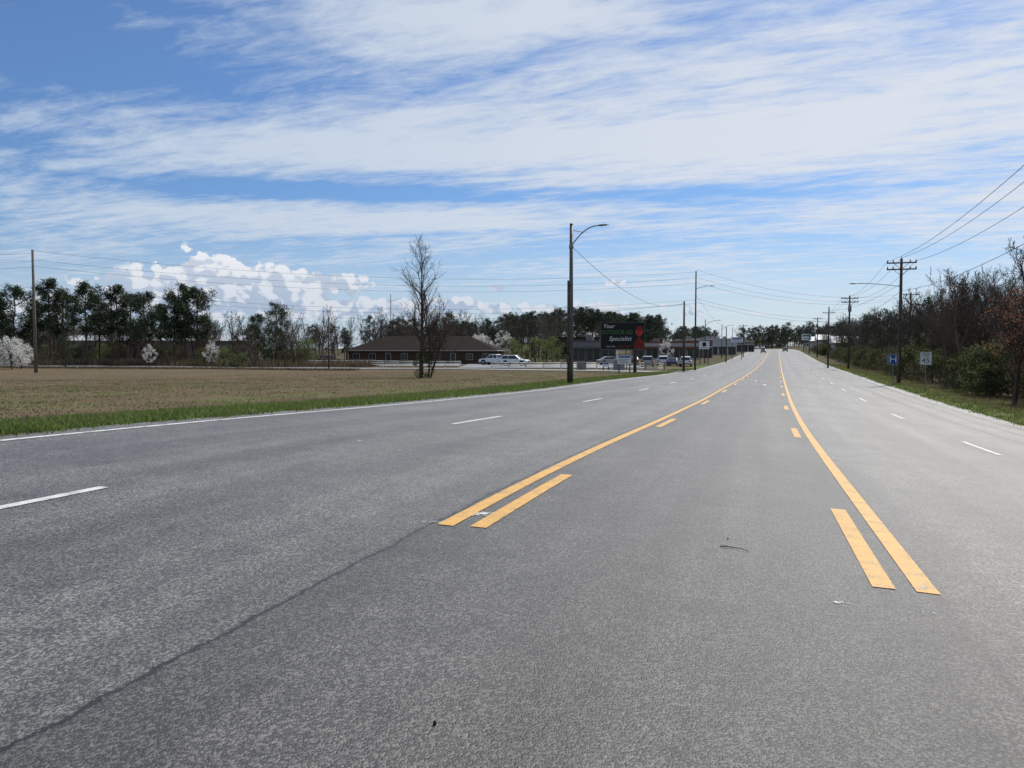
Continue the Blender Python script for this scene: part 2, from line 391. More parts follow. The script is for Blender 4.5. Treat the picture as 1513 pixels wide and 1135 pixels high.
def tufts(rd,c,r,n,size,thin,V):
    for _ in range(n):
        d=Vector((rd.gauss(0,1),rd.gauss(0,1),rd.gauss(0,.8)+.15)).normalized()
        p=Vector(c)+d*r*rd.random()**.5*.8
        e=p+(d+Vector((rd.gauss(0,.4),rd.gauss(0,.4),rd.gauss(0,.4)))).normalized()*size*rd.uniform(.6,1.3)
        s=d.orthogonal().normalized(); s.rotate(Matrix.Rotation(rd.uniform(0,6.28),3,d)); s*=size*thin
        V+= [p-s,p+s,e]
def pine_mesh(name,seed,H,m,crown0=.38,Rr=.2,nb=34,per=34,size=.38):
    rd=random.Random(seed); mb=MB(); V=[]
    pts=[Vector((rd.gauss(0,.02*i),rd.gauss(0,.02*i),-.3+i*H/7)) for i in range(8)]
    mb.tube(pts,[H*.016*(1-.1*i) for i in range(8)],6,0,cap=False)
    for j in range(nb):
        f=(j+rd.random())/nb; z=H*(crown0+(1-crown0)*f)*.97; prof=(math.sin(math.pi*min(1,.18+f*.80))**.7)
        L=H*Rr*prof*rd.uniform(.55,1.2)+.3; az=rd.uniform(0,6.28); ud=rd.uniform(.05,.5)+.4*f
        st=Vector((0,0,z-L*.2)); en=st+Vector((math.cos(az)*L,math.sin(az)*L,L*ud))
        mid=st.lerp(en,.5)-Vector((0,0,.05*L)); mb.tube([st,mid,en],[.06,.04,.02],3,0,cap=False)
        for k in range(4):
            q=st.lerp(en,rd.uniform(.4,1.05))+Vector((rd.gauss(0,.14*L),rd.gauss(0,.14*L),rd.gauss(0,.14*L)))
            tufts(rd,q,rd.uniform(.4,.85),per,size,.15,V)
    mb.add(V,[(i,i+1,i+2) for i in range(0,len(V),3)],1)
    me=bpy.data.meshes.new(name); me.from_pydata(mb.v,[],mb.f); me.materials.append(BARK); me.materials.append(m)
    me.polygons.foreach_set('material_index',mb.mi); me.update(); return me
def leafy_mesh(name,seed,H,wr,m,z0=.15,nc=70,per=40,leaf=.16,trunk=True):
    rd=random.Random(seed); mb=MB(); V=[]
    if trunk:
        for k in range(3):
            a=rd.uniform(0,6.28); mb.tube([(0,0,-.2),(.1*math.cos(a)*wr,.1*math.sin(a)*wr,H*.35),(.45*math.cos(a)*wr,.45*math.sin(a)*wr,H*.8)],[H*.02,H*.014,.01],5,0,cap=False)
        for k in range(26):
            a=rd.uniform(0,6.28); q=rd.uniform(.3,.8); z=rd.uniform(.2,.6)*H
            mb.tube([(0,0,z*.8),(q*math.cos(a)*wr,q*math.sin(a)*wr,z+H*.25)],[H*.008,.008],3,0,cap=False)
    for _ in range(nc):
        a=rd.uniform(0,6.28); f=rd.random(); rr=wr*math.sqrt(rd.random())*(math.sin(math.pi*(.15+.8*f))**.6)
        tufts(rd,(rr*math.cos(a),rr*math.sin(a),H*(z0+(1-z0)*f*.95)),rd.uniform(.2,.42)*wr*.6+.1,per,leaf,.4,V)
    mb.add(V,[(i,i+1,i+2) for i in range(0,len(V),3)],1)
    me=bpy.data.meshes.new(name); me.from_pydata(mb.v,[],mb.f); me.materials.append(BARK); me.materials.append(m)
    me.polygons.foreach_set('material_index',mb.mi); me.update(); return me
BT_=[bare_mesh('bare_tree_a%d'%i,20+i,10,.40,.14,16,m=(BARK,BARKG,BARKR,BARKG,BARK)[i],nn=(6,4),twn=5,tw=.014) for i in range(5)]
BF_=[bare_mesh('bare_tree_f%d'%i,120+i,10,.40,.14,15,m=(BARKG if i%2 else BARK),nn=(5,3),twn=3,tw=.02) for i in range(3)]
PN=[pine_mesh('pine_a%d'%i,50+i,12,NEED,[.40,.34,.46,.12][i],[.20,.23,.19,.27][i],34,40,.42) for i in range(4)]
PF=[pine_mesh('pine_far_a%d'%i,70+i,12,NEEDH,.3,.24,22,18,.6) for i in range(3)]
SW=leafy_mesh('blossom_a',1,4,2.0,LWHITE,.12); SW2=leafy_mesh('blossom_b',2,5,1.5,LWHITE,.25,45,26)
SG=[leafy_mesh('green_a%d'%i,5+i,4,2.2,LGREEN,.05,60,30) for i in range(2)]
SO=[leafy_mesh('olive_a%d'%i,9+i,3,1.9,LOLIVE,.0,55,30) for i in range(2)]
SB=[leafy_mesh('brown_a%d'%i,15+i,2.5,1.8,LBROWN,.0,45,24,.13) for i in range(2)]
BR=[bare_mesh('brush_a%d'%i,90+i,3.2,.5,.2,8,.05,3,BARKR if i else BARKG,.010,nn=(5,4),twn=3) for i in range(2)]
SOR=leafy_mesh('red_a',33,7,2.2,LORANGE,.3,60,26,.08)
def inst(me,name,X,Y,sc,parent=None,sz=None,rz=None,dz=0.):
    o=bpy.data.objects.new(name,me); S.collection.objects.link(o)
    o.location=(X,Y,float(gz(X,Y))+dz); o.scale=(sc,sc,sz or sc); o.rotation_euler=(0,0,rng.uniform(0,6.28) if rz is None else rz)
    if parent: o.parent=parent
    return o
rd=random.Random(3)
WL=empty('distant_woodland')
def woods(n,x0,x1,yf,depth,hmin,hmax,meshes,base,par,nm='trunk_and_twigs'):
    for _ in range(n):
        x=rd.uniform(x0,x1); y=yf(x)+rd.uniform(0,depth); h=rd.uniform(hmin,hmax); inst(rd.choice(meshes),nm,x,y,h/base,par)
lf=lambda x:128-.36*(x+30) if x<-30 else 158
woods(200,-170,-32,lambda x:lf(x)+2,36,6.5,11.,BF_,10,WL)
woods(70,-34,10,lambda x:174,40,8.5,12,BF_,10,WL)
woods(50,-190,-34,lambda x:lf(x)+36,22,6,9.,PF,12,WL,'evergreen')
woods(28,-40,8,lambda x:215,20,7.5,11,PF,12,WL,'evergreen')
woods(80,-160,-34,lambda x:lf(x)-2,12,3,5,BR,3.2,WL,'brush')
woods(80,-160,-34,lambda x:lf(x)-2,14,2.2,3.8,SO+SB+SB+SG[:1],3,WL,'shrub')
for b,yy,h in [(-.665,150,13.2),(-.645,148,14.8),(-.615,152,12.0),(-.60,142,15.4),(-.583,146,13.8),(-.552,140,14.6),(-.535,150,13.0),(-.512,140,14.0),(-.495,143,12.8),(-.476,138,12.8),(-.438,137,12.4),(-.424,136,14.0),(-.408,138,13.6),(-.70,150,13),(-.455,152,11.5),(-.33,150,9.5)]:
    inst(rd.choice(PN[:3]),'pine_tree',b*yy,yy,h/12)
inst(PN[3],'pine_tree',-.306*132,132,10.5/12.); inst(PN[3],'cedar_tree',-.59*120,122,5.2/12.)
inst(SO[0],'evergreen_shrub',-.40*128,128,1.0)
inst(SW,'blossoming_tree',-.650*104,104,1.1); inst(SW,'blossoming_tree',-.638*108,108,.9)
inst(SW2,'blossoming_tree',-.471*118,118,.72); inst(SW2,'blossoming_tree',-.390*120,120,.85)
inst(SW,'blossoming_tree',-.040*172,172,1.5); inst(SW2,'blossoming_tree',-.012*173,173,1.4); inst(SW2,'blossoming_tree',.200*160,160,1.0)
for b,yy,sc in [(.005,165,1.0),(.03,160,1.3),(.045,163,1.2),(.06,158,.8),(.018,158,.7),(-.375,120,.8),(-.35,121,.6),(.0,172,1.3),(.052,170,1.4)]:
    inst(rd.choice(SG),'green_shrub',b*yy,yy,sc)
HL=empty('distant_pine_woods')
for _ in range(120):
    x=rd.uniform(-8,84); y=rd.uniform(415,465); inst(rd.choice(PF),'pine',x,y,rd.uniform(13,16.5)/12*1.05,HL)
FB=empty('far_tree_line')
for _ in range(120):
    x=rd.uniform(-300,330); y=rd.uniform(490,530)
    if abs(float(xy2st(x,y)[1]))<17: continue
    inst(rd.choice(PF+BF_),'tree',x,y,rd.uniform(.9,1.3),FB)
for _ in range(170):
    x=rd.uniform(120,250); y=rd.uniform(560,640)
    if abs(float(xy2st(x,y)[1]))<13: continue
    inst(rd.choice(PF+PF+BF_),'tree',x,y,rd.uniform(.8,1.5),FB)
for _ in range(60):
    x=rd.uniform(130,250); y=rd.uniform(550,600)
    if abs(float(xy2st(x,y)[1]))<13: continue
    inst(rd.choice(SO+SB),'shrub',x,y,rd.uniform(1.8,3.),FB)
for _ in range(70):
    s=rd.uniform(230,520); t=-rd.uniform(30,80); x,y=map(float,st2xy(s,t)); inst(rd.choice(PF+BF_),'tree',x,y,rd.uniform(.55,.9),FB)
for _ in range(50):
    x=rd.uniform(-60,40); y=rd.uniform(250,310); inst(rd.choice(BF_+PF[:1]),'tree',x,y,rd.uniform(.8,1.2),FB)
RW=empty('roadside_woods')
for i in range(370):
    s=24+320*rd.random()**1.6; t=rd.uniform(16.0,38); x,y=map(float,st2xy(s,t)); h=rd.uniform(8.5,11.5)
    inst(rd.choice(BT_ if s<110 else BF_),'tree',x,y,h/10,RW)
for i in range(190):
    s=24+320*rd.random()**1.7; t=rd.uniform(14.4,18.5); x,y=map(float,st2xy(s,t)); inst(rd.choice(BR+BR+SB+SO+SO),'brush',x,y,rd.uniform(.6,1.3),RW)
for i in range(100):
    s=26+200*rd.random()**1.4; t=rd.uniform(19,30); x,y=map(float,st2xy(s,t)); inst(rd.choice(BR+SB+SO),'brush',x,y,rd.uniform(1.2,2.1),RW)
for s,t,sc in [(38,15.8,.9),(41,17.2,1.2),(45,17.5,1.1),(49,16.5,.7),(36,16.5,1.),(57,17,.8),(70,16.4,.7),(95,16.5,.8)]:
    x,y=map(float,st2xy(s,t)); inst(rd.choice(SG),'green_shrub',x,y,sc*.85)
inst(SOR,'red_budded_tree',.655*46,46,1.0); inst(SOR,'red_budded_tree',.69*44,44,1.05)
for s,t in [(120,22),(150,20),(170,19),(200,24),(240,20),(260,20),(300,19),(330,22)]:
    x,y=map(float,st2xy(s,t)); inst(rd.choice(PF),'pine_tree',x,y,.85)
# lone bare tree in the field
hx,hy=-.118*63,63
LT=empty('bare_tree',(hx,hy,float(gz(hx,hy))))
hero=bare_mesh('limbs',407,10.6,.37,.15,28,.16,1,BARK,.008,(32,55),.62,nn=(7,5),w0=.02); o=bpy.data.objects.new('trunk_and_limbs',hero); S.collection.objects.link(o); o.parent=LT
hero2=bare_mesh('limbs2',411,7.0,.34,.12,12,.15,3,BARK,.008,(28,52),.6); o=bpy.data.objects.new('side_stems',hero2); S.collection.objects.link(o); o.parent=LT; o.location=(.7,.1,0); o.rotation_euler=(0,R(13),0)
hb=leafy_mesh('ivy',44,2.4,.9,LOLIVE,0,34,34,.12,False)
o=bpy.data.objects.new('undergrowth',hb); S.collection.objects.link(o); o.parent=LT; o.location=(.1,0,0); o.scale=(1.,1.,.9)
# ------------------------------------------------------------------ poles, lamps and wires
def cobra(mb,p,d,mi):
    p=Vector(p); d=Vector(d).normalized()
    mb.tube([p-d*.1,p,p+d*.18,p+d*.5,p+d*.68],[.03,.06,.12,.11,.03],8,mi,flat=.5)
def street_lamp(X,Y,H,arm,dirv,wood=False,rise=1.1,rb=.15):
    e=empty('street_lamp',(X,Y,float(gz(X,Y)))); mb=MB()
    mb.tube([(0,0,-.3),(0,0,H*.5),(0,0,H)],[rb,rb*.8,rb*.62],12)
    if not wood: mb.tube([(0,0,H),(0,0,H+.06)],[rb*.7,rb*.3],12)
    mb.build('pole',[WOOD if wood else STEEL],e)
    a=MB(); d=Vector(dirv).normalized(); pts=[]
    for i in range(11):
        q=i/10; pts.append(Vector((0,0,H-.15-rise+rise*math.sin(q*math.pi/2)))+d*arm*q**1.15)
    a.tube(pts,.035,8); a.tube([Vector((0,0,H-.35)),pts[5]],.018,6)
    a.tube([(0,0,H-.25-rise),(0,0,H-.02-rise)],rb*.9,10)
    cobra(a,pts[-1],d+Vector((0,0,.03)),0); a.build('arm_and_luminaire',[LAMPG],e); return e
rd_n=Vector((.945,-.326,0))
SL=street_lamp(.0765*45,45,9.25,1.55,rd_n,False,1.15,.15)
mb=MB(); mb.tube([(-.17,-.02,-.2),(-.17,-.02,6.0)],.055,8); mb.box(-.26,-.1,-.2,-.08,1.2,1.7); mb.build('conduit_riser',[WOOD],SL)
def utility_pole(b,Y,H,arms=0,lamp=0.,r=.16,m=WOOD,ad=None,xf=False,name='utility_pole',X=None):
    X=b*Y if X is None else X
    e=empty(name,(X,Y,float(gz(X,Y)))); mb=MB()
    mb.tube([(0,0,-.3),(0,0,H*.5),(0,0,H)],[r,r*.82,r*.62],10); mb.build('pole',[m],e)
    ad=Vector(ad or (.945,-.326,0)).normalized(); nn=Vector((-ad.y,ad.x,0))
    c=MB()
    for k in range(arms):
        z=H-.35-.55*k; L=1.15
        p0=ad*-L+Vector((0,0,z))+nn*-.16; p1=ad*L+Vector((0,0,z))+nn*-.16; c.tube([p0,p1],.06,4)
        for q in (-1,-.6,.6,1):
            p=ad*L*q*.95+Vector((0,0,z))+nn*-.16; c.tube([p,p+Vector((0,0,.12)),p+Vector((0,0,.26))],[.035,.055,.03],6,1)
        c.tube([ad*-.6+Vector((0,0,z)),Vector((0,0,z-.55))],.02,4); c.tube([ad*.6+Vector((0,0,z)),Vector((0,0,z-.55))],.02,4)
    if xf: c.tube([nn*-.35+Vector((0,0,H-2.3)),nn*-.35+Vector((0,0,H-1.4))],.24,10,1)
    c.tube([Vector((0,0,H-.02)),Vector((0,0,H+.18))],[.05,.03],6,1)
    if arms or xf: c.build('crossarms',[WOOD,PORC],e)
    if lamp:
        a=MB(); pts=[Vector((0,0,H-2.35+.35*math.sin(i/8*math.pi/2)))-ad*abs(lamp)*(i/8)*(1 if lamp>0 else -1) for i in range(9)]
        a.tube(pts,.035,6); cobra(a,pts[-1],-ad*(1 if lamp>0 else -1),0); a.build('lamp_arm',[LAMPG],e)
    return e
def top(X,Y,h): return Vector((X,Y,float(gz(X,Y))+h))
RP=[(17.2,19),(33.2,66),(49.4,113),(65.7,160),(82,207),(98,254),(114,301)]
for i,(x,y) in enumerate(RP):
    utility_pole(0,y,10.7,2 if i<3 else 1,3.4 if i in (1,3,5) else 0,.17,WOOD,None,i==2,X=x)
LP=[(-135,68),(-52.6,85),(24.5,103),(64,124)]
utility_pole(0,85,13.5,0,0,.19,WOODG,X=-52.6); utility_pole(0,68,13.5,0,0,.19,WOODG,X=-135)
utility_pole(0,103,13.2,0,-1.8,.13,WOOD,X=24.5); utility_pole(0,124,12,1,0,.15,WOOD,X=64)
utility_pole(.223,92,8.4,0,0,.15,WOOD); utility_pole(-.238,105,7.2,0,0,.10,WOOD)
utility_pole(.278,165,7.6,0,0,.14,WOOD); utility_pole(.30,215,9,1,0,.15,WOOD); utility_pole(.4105,120,9.5,0,0,.14,WOOD)
utility_pole(-.157,205,17,0,0,.13,WOODG,name='radio_mast'); utility_pole(.02,190,8,0,0,.12,WOOD); utility_pole(-.19,190,8,0,0,.12,WOOD)
street_lamp(-.284*125,125,7.0,2.2,(1,-.2,0),True,.5,.11)
for s in (150,196,242):
    x,y=map(float,st2xy(s,-12.5)); street_lamp(x,y,8.8,2.4,rd_n,False,1.1,.12)
x,y=map(float,st2xy(132,-22)); utility_pole(0,y,8.5,1,0,.14,WOOD,X=x)
wires=[]
def wire(a,b,sag,name_list=wires):
    pts=[]
    for i in range(25):
        q=i/24; p=a.lerp(b,q); p.z-=4*sag*q*(1-q); pts.append(p)
    name_list.append(pts)
ad=Vector((.945,-.326,0))
for i in range(len(RP)-1):
    A=top(*RP[i],0);B_=top(*RP[i+1],0)
    for q,h in ((-1.1,10.5),(1.1,10.5),(0,10.8)):
        wire(A+ad*q+Vector((0,0,h)),B_+ad*q+Vector((0,0,h)),.9)
    for h in (8.0,6.6): wire(A+Vector((0,0,h)),B_+Vector((0,0,h)),.8)
for i in range(len(LP)-1):
    hs=[13.4,12.4,11.7,9.6,9.1]; hb=[13.1,12.3,11.6,9.4,8.9] if i!=2 else [11.9,11.5,11.2,9.,8.5]
    for h1,h2 in zip(hs,hb): wire(top(*LP[i],h1),top(*LP[i+1],h2),1.9)
wire(top(.0765*45,45,8.0),top(.223*92,92,8.2),1.6)
wire(top(.223*92,92,8.2),top(24.5,103,8.2),.2)
wire(top(-.238*105,105,7.1),top(.223*92,92,8.1),.9); wire(top(-52.6,85,8),top(-.238*105,105,7.1),.8)
wire(top(33.2,66,8.6),top(.4105*120,120,9),.7); wire(top(24.5,103,10),top(.278*165,165,7.4),.8)
def wirecurve(name,L,r):
    c=bpy.data.curves.new(name,'CURVE'); c.dimensions='3D'; c.bevel_depth=r; c.bevel_resolution=1
    for pts in L:
        sp=c.splines.new('POLY'); sp.points.add(len(pts)-1)
        for i,p in enumerate(pts): sp.points[i].co=(*p,1)
    c.materials.append(WIRE); o=bpy.data.objects.new(name,c); S.collection.objects.link(o)
wirecurve('overhead_wires',wires,.013)
# ------------------------------------------------------------------ signs
WSIGN=mat('sign_white',(.72,.72,.70),.5,.04); BLK=mat('sign_black',(.02,.02,.02),.7,.1,spec=.2); BLUE=mat('sign_blue',(.02,.07,.30),.5,.08)
GALV=mat('galvanised_post',(.24,.24,.24),.5,.15,8,.5); RED=mat('sign_red',(.50,.05,.04),.6,.1,spec=.2); GRN=mat('sign_green',(.08,.20,.065),.6,.1,spec=.2); DRED=mat('dark_red_print',(.20,.025,.02),.6,.3,3,spec=.2); GRYP=mat('grey_print',(.30,.30,.32),.6,.1)
def plate(mb,w,h,z,y,mi,th=.004,rad=.04):
    pts=[]
    for cx,cz,a0 in ((w/2-rad,h/2-rad,0),(-w/2+rad,h/2-rad,90),(-w/2+rad,-h/2+rad,180),(w/2-rad,-h/2+rad,270)):
        for k in range(4): a=R(a0+k*30); pts.append((cx+rad*math.cos(a),cz+rad*math.sin(a)))
    n=len(pts); mb.add([(x,y,z+q) for x,q in pts]+[(x,y+th,z+q) for x,q in pts],[tuple(range(n))[::-1],tuple(range(n,2*n))]+[(i,(i+1)%n,(i+1)%n+n,i+n) for i in range(n)],mi)
X=.5375*54;e=empty('speed_limit_sign',(X,54,float(gz(X,54))),R(-14))
mb=MB(); mb.box(-.03,.03,0,.03,-.4,2.75); plate(mb,.76,.92,2.32,-.006,1); plate(mb,.71,.87,2.32,-.009,2,.002); plate(mb,.68,.84,2.32,-.012,1,.002); mb.build('post_and_plate',[GALV,WSIGN,BLK],e)
text('SPEED',.17,BLK,e,(0,-.016,2.64),sx=1.1); text('LIMIT',.17,BLK,e,(0,-.016,2.48),sx=1.15); text('45',.50,BLK,e,(0,-.016,2.16),sx=1.1)
X=.495*65;e=empty('hospital_sign',(X,65,float(gz(X,65))),R(-14))
mb=MB(); mb.box(-.03,.03,0,.03,-.4,2.5); plate(mb,.80,.80,2.12,-.006,1); plate(mb,.76,.76,2.12,-.009,2,.002); mb.build('post_and_plate',[GALV,WSIGN,BLUE],e)
text('H',.78,WSIGN,e,(0,-.016,2.11),sx=1.15)
# billboard
BX,BY=.1435*88,88; e=empty('billboard',(BX,BY,float(gz(BX,BY))),R(-4)); g1=-float(gz(BX,BY))
zb=g1+1.45; zt=g1+4.45
mb=MB(); mb.box(-2.45,2.45,0,.12,zb,zt,0); mb.box(-2.5,2.5,-.03,.15,zb-.1,zb,1); mb.box(-2.5,2.5,-.03,.15,zt,zt+.06,1)
mb.box(-2.5,-2.451,-.03,.15,zb,zt,1); mb.box(2.451,2.5,-.03,.15,zb,zt,1)
for x in (-2,-.7,.7,2): mb.box(x-.04,x+.04,.12,.24,zb-.1,zt,1)
mb.tube([(1.45,.36,-.3),(1.45,.36,zt-.5)],.19,12,2)
mb.box(-1.3,1.0,-.7,-.05,zb-.2,zb-.16,1)
for x in (-1.2,.9): mb.box(x-.02,x+.02,-.7,-.05,zb-.16,zb-.1,1)
mb.build('frame_and_post',[BLK,STEEL,WOOD],e)
text('Your',.64,WSIGN,e,(-1.6,-.01,zt-.42),shear=.3); text('OUTDOOR AD',.66,GRN,e,(-.66,-.012,zt-1.12),sx=.80); text('Specialist',.70,WSIGN,e,(-.30,-.01,zt-1.85),shear=.3)
text('Justin Patt',.24,WSIGN,e,(-1.3,-.01,zb+.28)); text('256-233-4071',.28,RED,e,(.15,-.01,zb+.28))
mb=MB()
def ell(cx,cz,rx,rz,y,mi,n=22): mb.add([(cx+rx*math.cos(i*2*math.pi/n),y,cz+rz*math.sin(i*2*math.pi/n)) for i in range(n)],[tuple(range(n))],mi)
sh=[(1.28,zb+.02),(2.44,zb+.02),(2.44,zb+.85),(2.30,zb+1.0),(2.06,zb+1.12),(2.04,zb+1.4),(1.72,zb+1.4),(1.70,zb+1.12),(1.46,zb+.98),(1.33,zb+.70)]
mb.add([(x,-.004,z) for x,z in sh],[tuple(range(len(sh)))],2)
ell(1.88,zt-1.02,.40,.52,-.0065,0); ell(1.90,zt-.66,.43,.27,-.009,2); ell(1.48,zt-1.05,.06,.12,-.0055,0); ell(2.28,zt-1.05,.06,.12,-.0055,0)
ell(1.72,zt-.99,.075,.032,-.0115,1,10); ell(2.04,zt-.99,.075,.032,-.0115,1,10); ell(1.88,zt-1.15,.05,.09,-.0115,2,10); ell(1.88,zt-1.32,.14,.03,-.0115,2,12)
mb.build('printed_portrait',[RED,BLK,DRED],e)
def board_sign(name,X,Y,w,h,z0,cols,posts=2,rot=-.1):
    e=empty(name,(X,Y,float(gz(X,Y))),rot); mb=MB(); mb.box(-w/2,w/2,-.08,.08,z0,z0+h,0); mb.box(-w/2-.06,w/2+.06,-.1,.1,z0+h,z0+h+.08,1)
    for q in ((-w*.4,w*.4) if posts==2 else (0,)): mb.box(q-.07,q+.07,-.06,.06,-.3,z0-.002,1)
    for i,(a,b,c,d,k) in enumerate(cols): mb.box(-w/2+a*w,-w/2+b*w,-.086,-.0805,z0+c*h,z0+d*h,2+k)
    mb.build('panel_and_posts',[WSIGN,STEEL,BLUE,BLK,GRYP,GRN],e); return e
board_sign('roadside_sign',.146*86,86,1.5,1.0,1.0,[(.06,.94,.72,.90,0),(.12,.88,.50,.58,2),(.12,.70,.34,.42,2),(.12,.80,.16,.24,2)])
board_sign('store_sign',.2495*145,145,1.9,1.5,2.9,[(.32,.68,.35,.85,1),(.15,.85,.12,.22,2)])
board_sign('store_sign',.292*190,190,2.8,1.2,4.2,[(.1,.9,.60,.85,0),(.15,.85,.2,.38,2)])
board_sign('store_sign',.382*270,270,3.2,2.2,4.5,[(.1,.9,.6,.85,3),(.15,.85,.2,.35,2)],1)
board_sign('real_estate_sign',.122*98,98,.8,.6,.5,[(.1,.9,.55,.85,0)])
# ------------------------------------------------------------------ buildings
BRK=mat('brown_brick',(.075,.050,.036),.95,.25,8,spec=.1); ROOFD=mat('dark_shingle',(.030,.025,.022),.95,.3,6,spec=.05); TRIM=mat('pale_trim',(.38,.36,.32),.7,.06)
GLS=mat('window_glass',(.02,.025,.03),.12,.1,2); STUC=mat('pale_stucco',(.42,.40,.35),.85,.1,3); MET=mat('white_metal_roof',(.50,.52,.54),.5,.08,2); REDB=mat('red_brick',(.18,.08,.055),.9,.2,8); GREYB=mat('grey_block',(.20,.19,.175),.9,.15,4)
def house(name,X,Y,L,D,h,rh,rot,wm,rm,nwin=8,hip=True,ov=.6):
    e=empty(name,(X,Y,float(gz(X,Y))),rot); mb=MB()
    mb.box(-L/2,L/2,-D/2,D/2,-.6,h); mb.build('walls',[wm],e)
    a,b=L/2+ov,D/2+ov; r=MB(); ins=(D/2 if hip else 0)
    r.add([(-a,-b,h+.02),(a,-b,h+.02),(a,b,h+.02),(-a,b,h+.02),(-a+ins,0,h+rh),(a-ins,0,h+rh)],[(0,1,5,4),(1,2,5),(2,3,4,5),(3,0,4),(3,2,1,0)]); r.build('roof',[rm],e)
    f=MB(); f.box(-a-.03,a+.03,-b-.06,-b-.003,h-.12,h+.05); f.box(-a-.06,-a-.003,-b,b,h-.12,h+.05); f.box(a+.003,a+.06,-b,b,h-.12,h+.05); f.build('fascia',[TRIM],e)
    w=MB()
    for i in range(nwin):
        x=-L/2+L*(i+.5)/nwin
        if i%4==2: w.box(x-.55,x+.55,-D/2-.03,-D/2+.05,-.05,2.1,1); w.box(x-.43,x+.43,-D/2-.045,-D/2-.031,.05,2.0,0)
        else: w.box(x-.68,x+.68,-D/2-.04,-D/2+.05,.75,2.05,1); w.box(x-.6,x-.03,-D/2-.055,-D/2-.041,.83,1.97,0); w.box(x+.03,x+.6,-D/2-.055,-D/2-.041,.83,1.97,0)
    w.build('windows_and_doors',[GLS,TRIM],e)
    return e
hb_=house('brown_office_building',-17.2,157,29,13,2.6,2.9,R(-6),BRK,ROOFD,9)
v=MB(); v.box(-11,-10.3,-1,-.4,4.2,5.5); v.box(3,3.4,-2,-1.6,3.8,4.9); v.build('roof_vents',[STEEL],hb_)
def shop(name,X,Y,L,D,h,rot,wm,canopy=TRIM,n=5):
    e=empty(name,(X,Y,float(gz(X,Y))),rot); mb=MB(); mb.box(-L/2,L/2,-D/2,D/2,-.6,h); mb.build('walls',[wm],e)
    t=MB(); t.box(-L/2-.1,L/2+.1,-D/2-.12,D/2+.12,h+.003,h+.3); t.box(-L/2,L/2,-D/2-1.5,-D/2-.003,2.7,3.1)
    for i in range(n+1): x=-L/2+.1+(L-.2)*i/n; t.box(x-.08,x+.08,-D/2-1.4,-D/2-1.24,-.3,2.697)
    t.build('parapet_and_canopy',[canopy],e)
    w=MB()
    for i in range(n):
        x0=-L/2+L*i/n+.35; x1=-L/2+L*(i+1)/n-.35; w.box(x0,x1,-D/2-.05,-D/2+.05,.3,2.5,0); xm=(x0+x1)/2; w.box(xm-.05,xm+.05,-D/2-.07,-D/2-.051,.3,2.5,1)
    w.build('shopfront',[GLS,TRIM],e)
    u=MB(); u.box(-L*.2,-L*.2+1.6,-1,.6,h+.31,h+1.2); u.box(L*.2,L*.2+1.2,0,1.2,h+.31,h+1.0); u.build('rooftop_units',[GREYB],e); return e
shop('shop',.108*176,176,10,12,4.2,R(-10),GREYB,STEEL,3)
shop('shop',.085*200,200,12,12,5.2,R(-10),BRK,ROOFD,3)
shop('shop',.200*200,200,17,12,4.0,R(-12),STUC,REDB,5)
shop('shop',.235*215,215,10,12,4.6,R(-12),REDB,TRIM,4)
shop('shop',.262*250,250,14,12,5.0,R(-15),STUC,MET,5)
shop('shop',.290*310,310,14,12,4.0,R(-15),GREYB,TRIM,6)
for s,t,L,h in ((225,24,16,3.6),(290,26,22,4.2),(345,24,18,4.0)):
    x,y=map(float,st2xy(s,t)); house('metal_roofed_building',x,y,L,11,h,2.0,R(-18),STUC,MET,5,False)
for s,t,L in ((350,-36,14),):
    x,y=map(float,st2xy(s,t)); shop('shop',x,y,L,10,3.6,R(-16),GREYB,MET,5)
house('distant_warehouse',-86,190,40,14,4.5,1.4,R(10),GREYB,MET,6,False)
# fences
def fence(name,p0,p1,h=1.0,m=WSIGN,step=2.4,rails=(.35,.65,.95)):
    p0=Vector((*p0,0));p1=Vector((*p1,0)); n=max(1,int((p1-p0).length/step)); e=MB()
    P_=[p0.lerp(p1,i/n) for i in range(n+1)]; Zs=[float(gz(p.x,p.y)) for p in P_]
    for p,z in zip(P_,Zs): e.box(p.x-.06,p.x+.06,p.y-.06,p.y+.06,z-.2,z+h+.05)
    for i in range(n):
        for r in rails: e.tube([(P_[i].x,P_[i].y-.08,Zs[i]+h*r),(P_[i+1].x,P_[i+1].y-.08,Zs[i+1]+h*r)],.045,4)
    e.build(name,[m])
fence('white_rail_fence',(-33,124.5),(-8,119.5)); fence('white_rail_fence',(-3,112),(12,109),.9); fence('steel_fence',(13,104),(20,101),1.0,GALV)
mb=MB(); z=float(gz(13.8,100)); mb.box(13.2,14.6,99.5,100.5,z,z+1.3); mb.box(13.15,14.65,99.45,100.55,z+1.303,z+1.38); mb.build('utility_cabinet',[GALV],bev=.03)
mb=MB(); z=float(gz(9.2,102)); mb.box(8.6,9.8,101.5,102.5,z,z+1.); mb.box(8.55,9.85,101.45,102.55,z+1.003,z+1.08); mb.build('utility_cabinet',[GREYB],bev=.03)
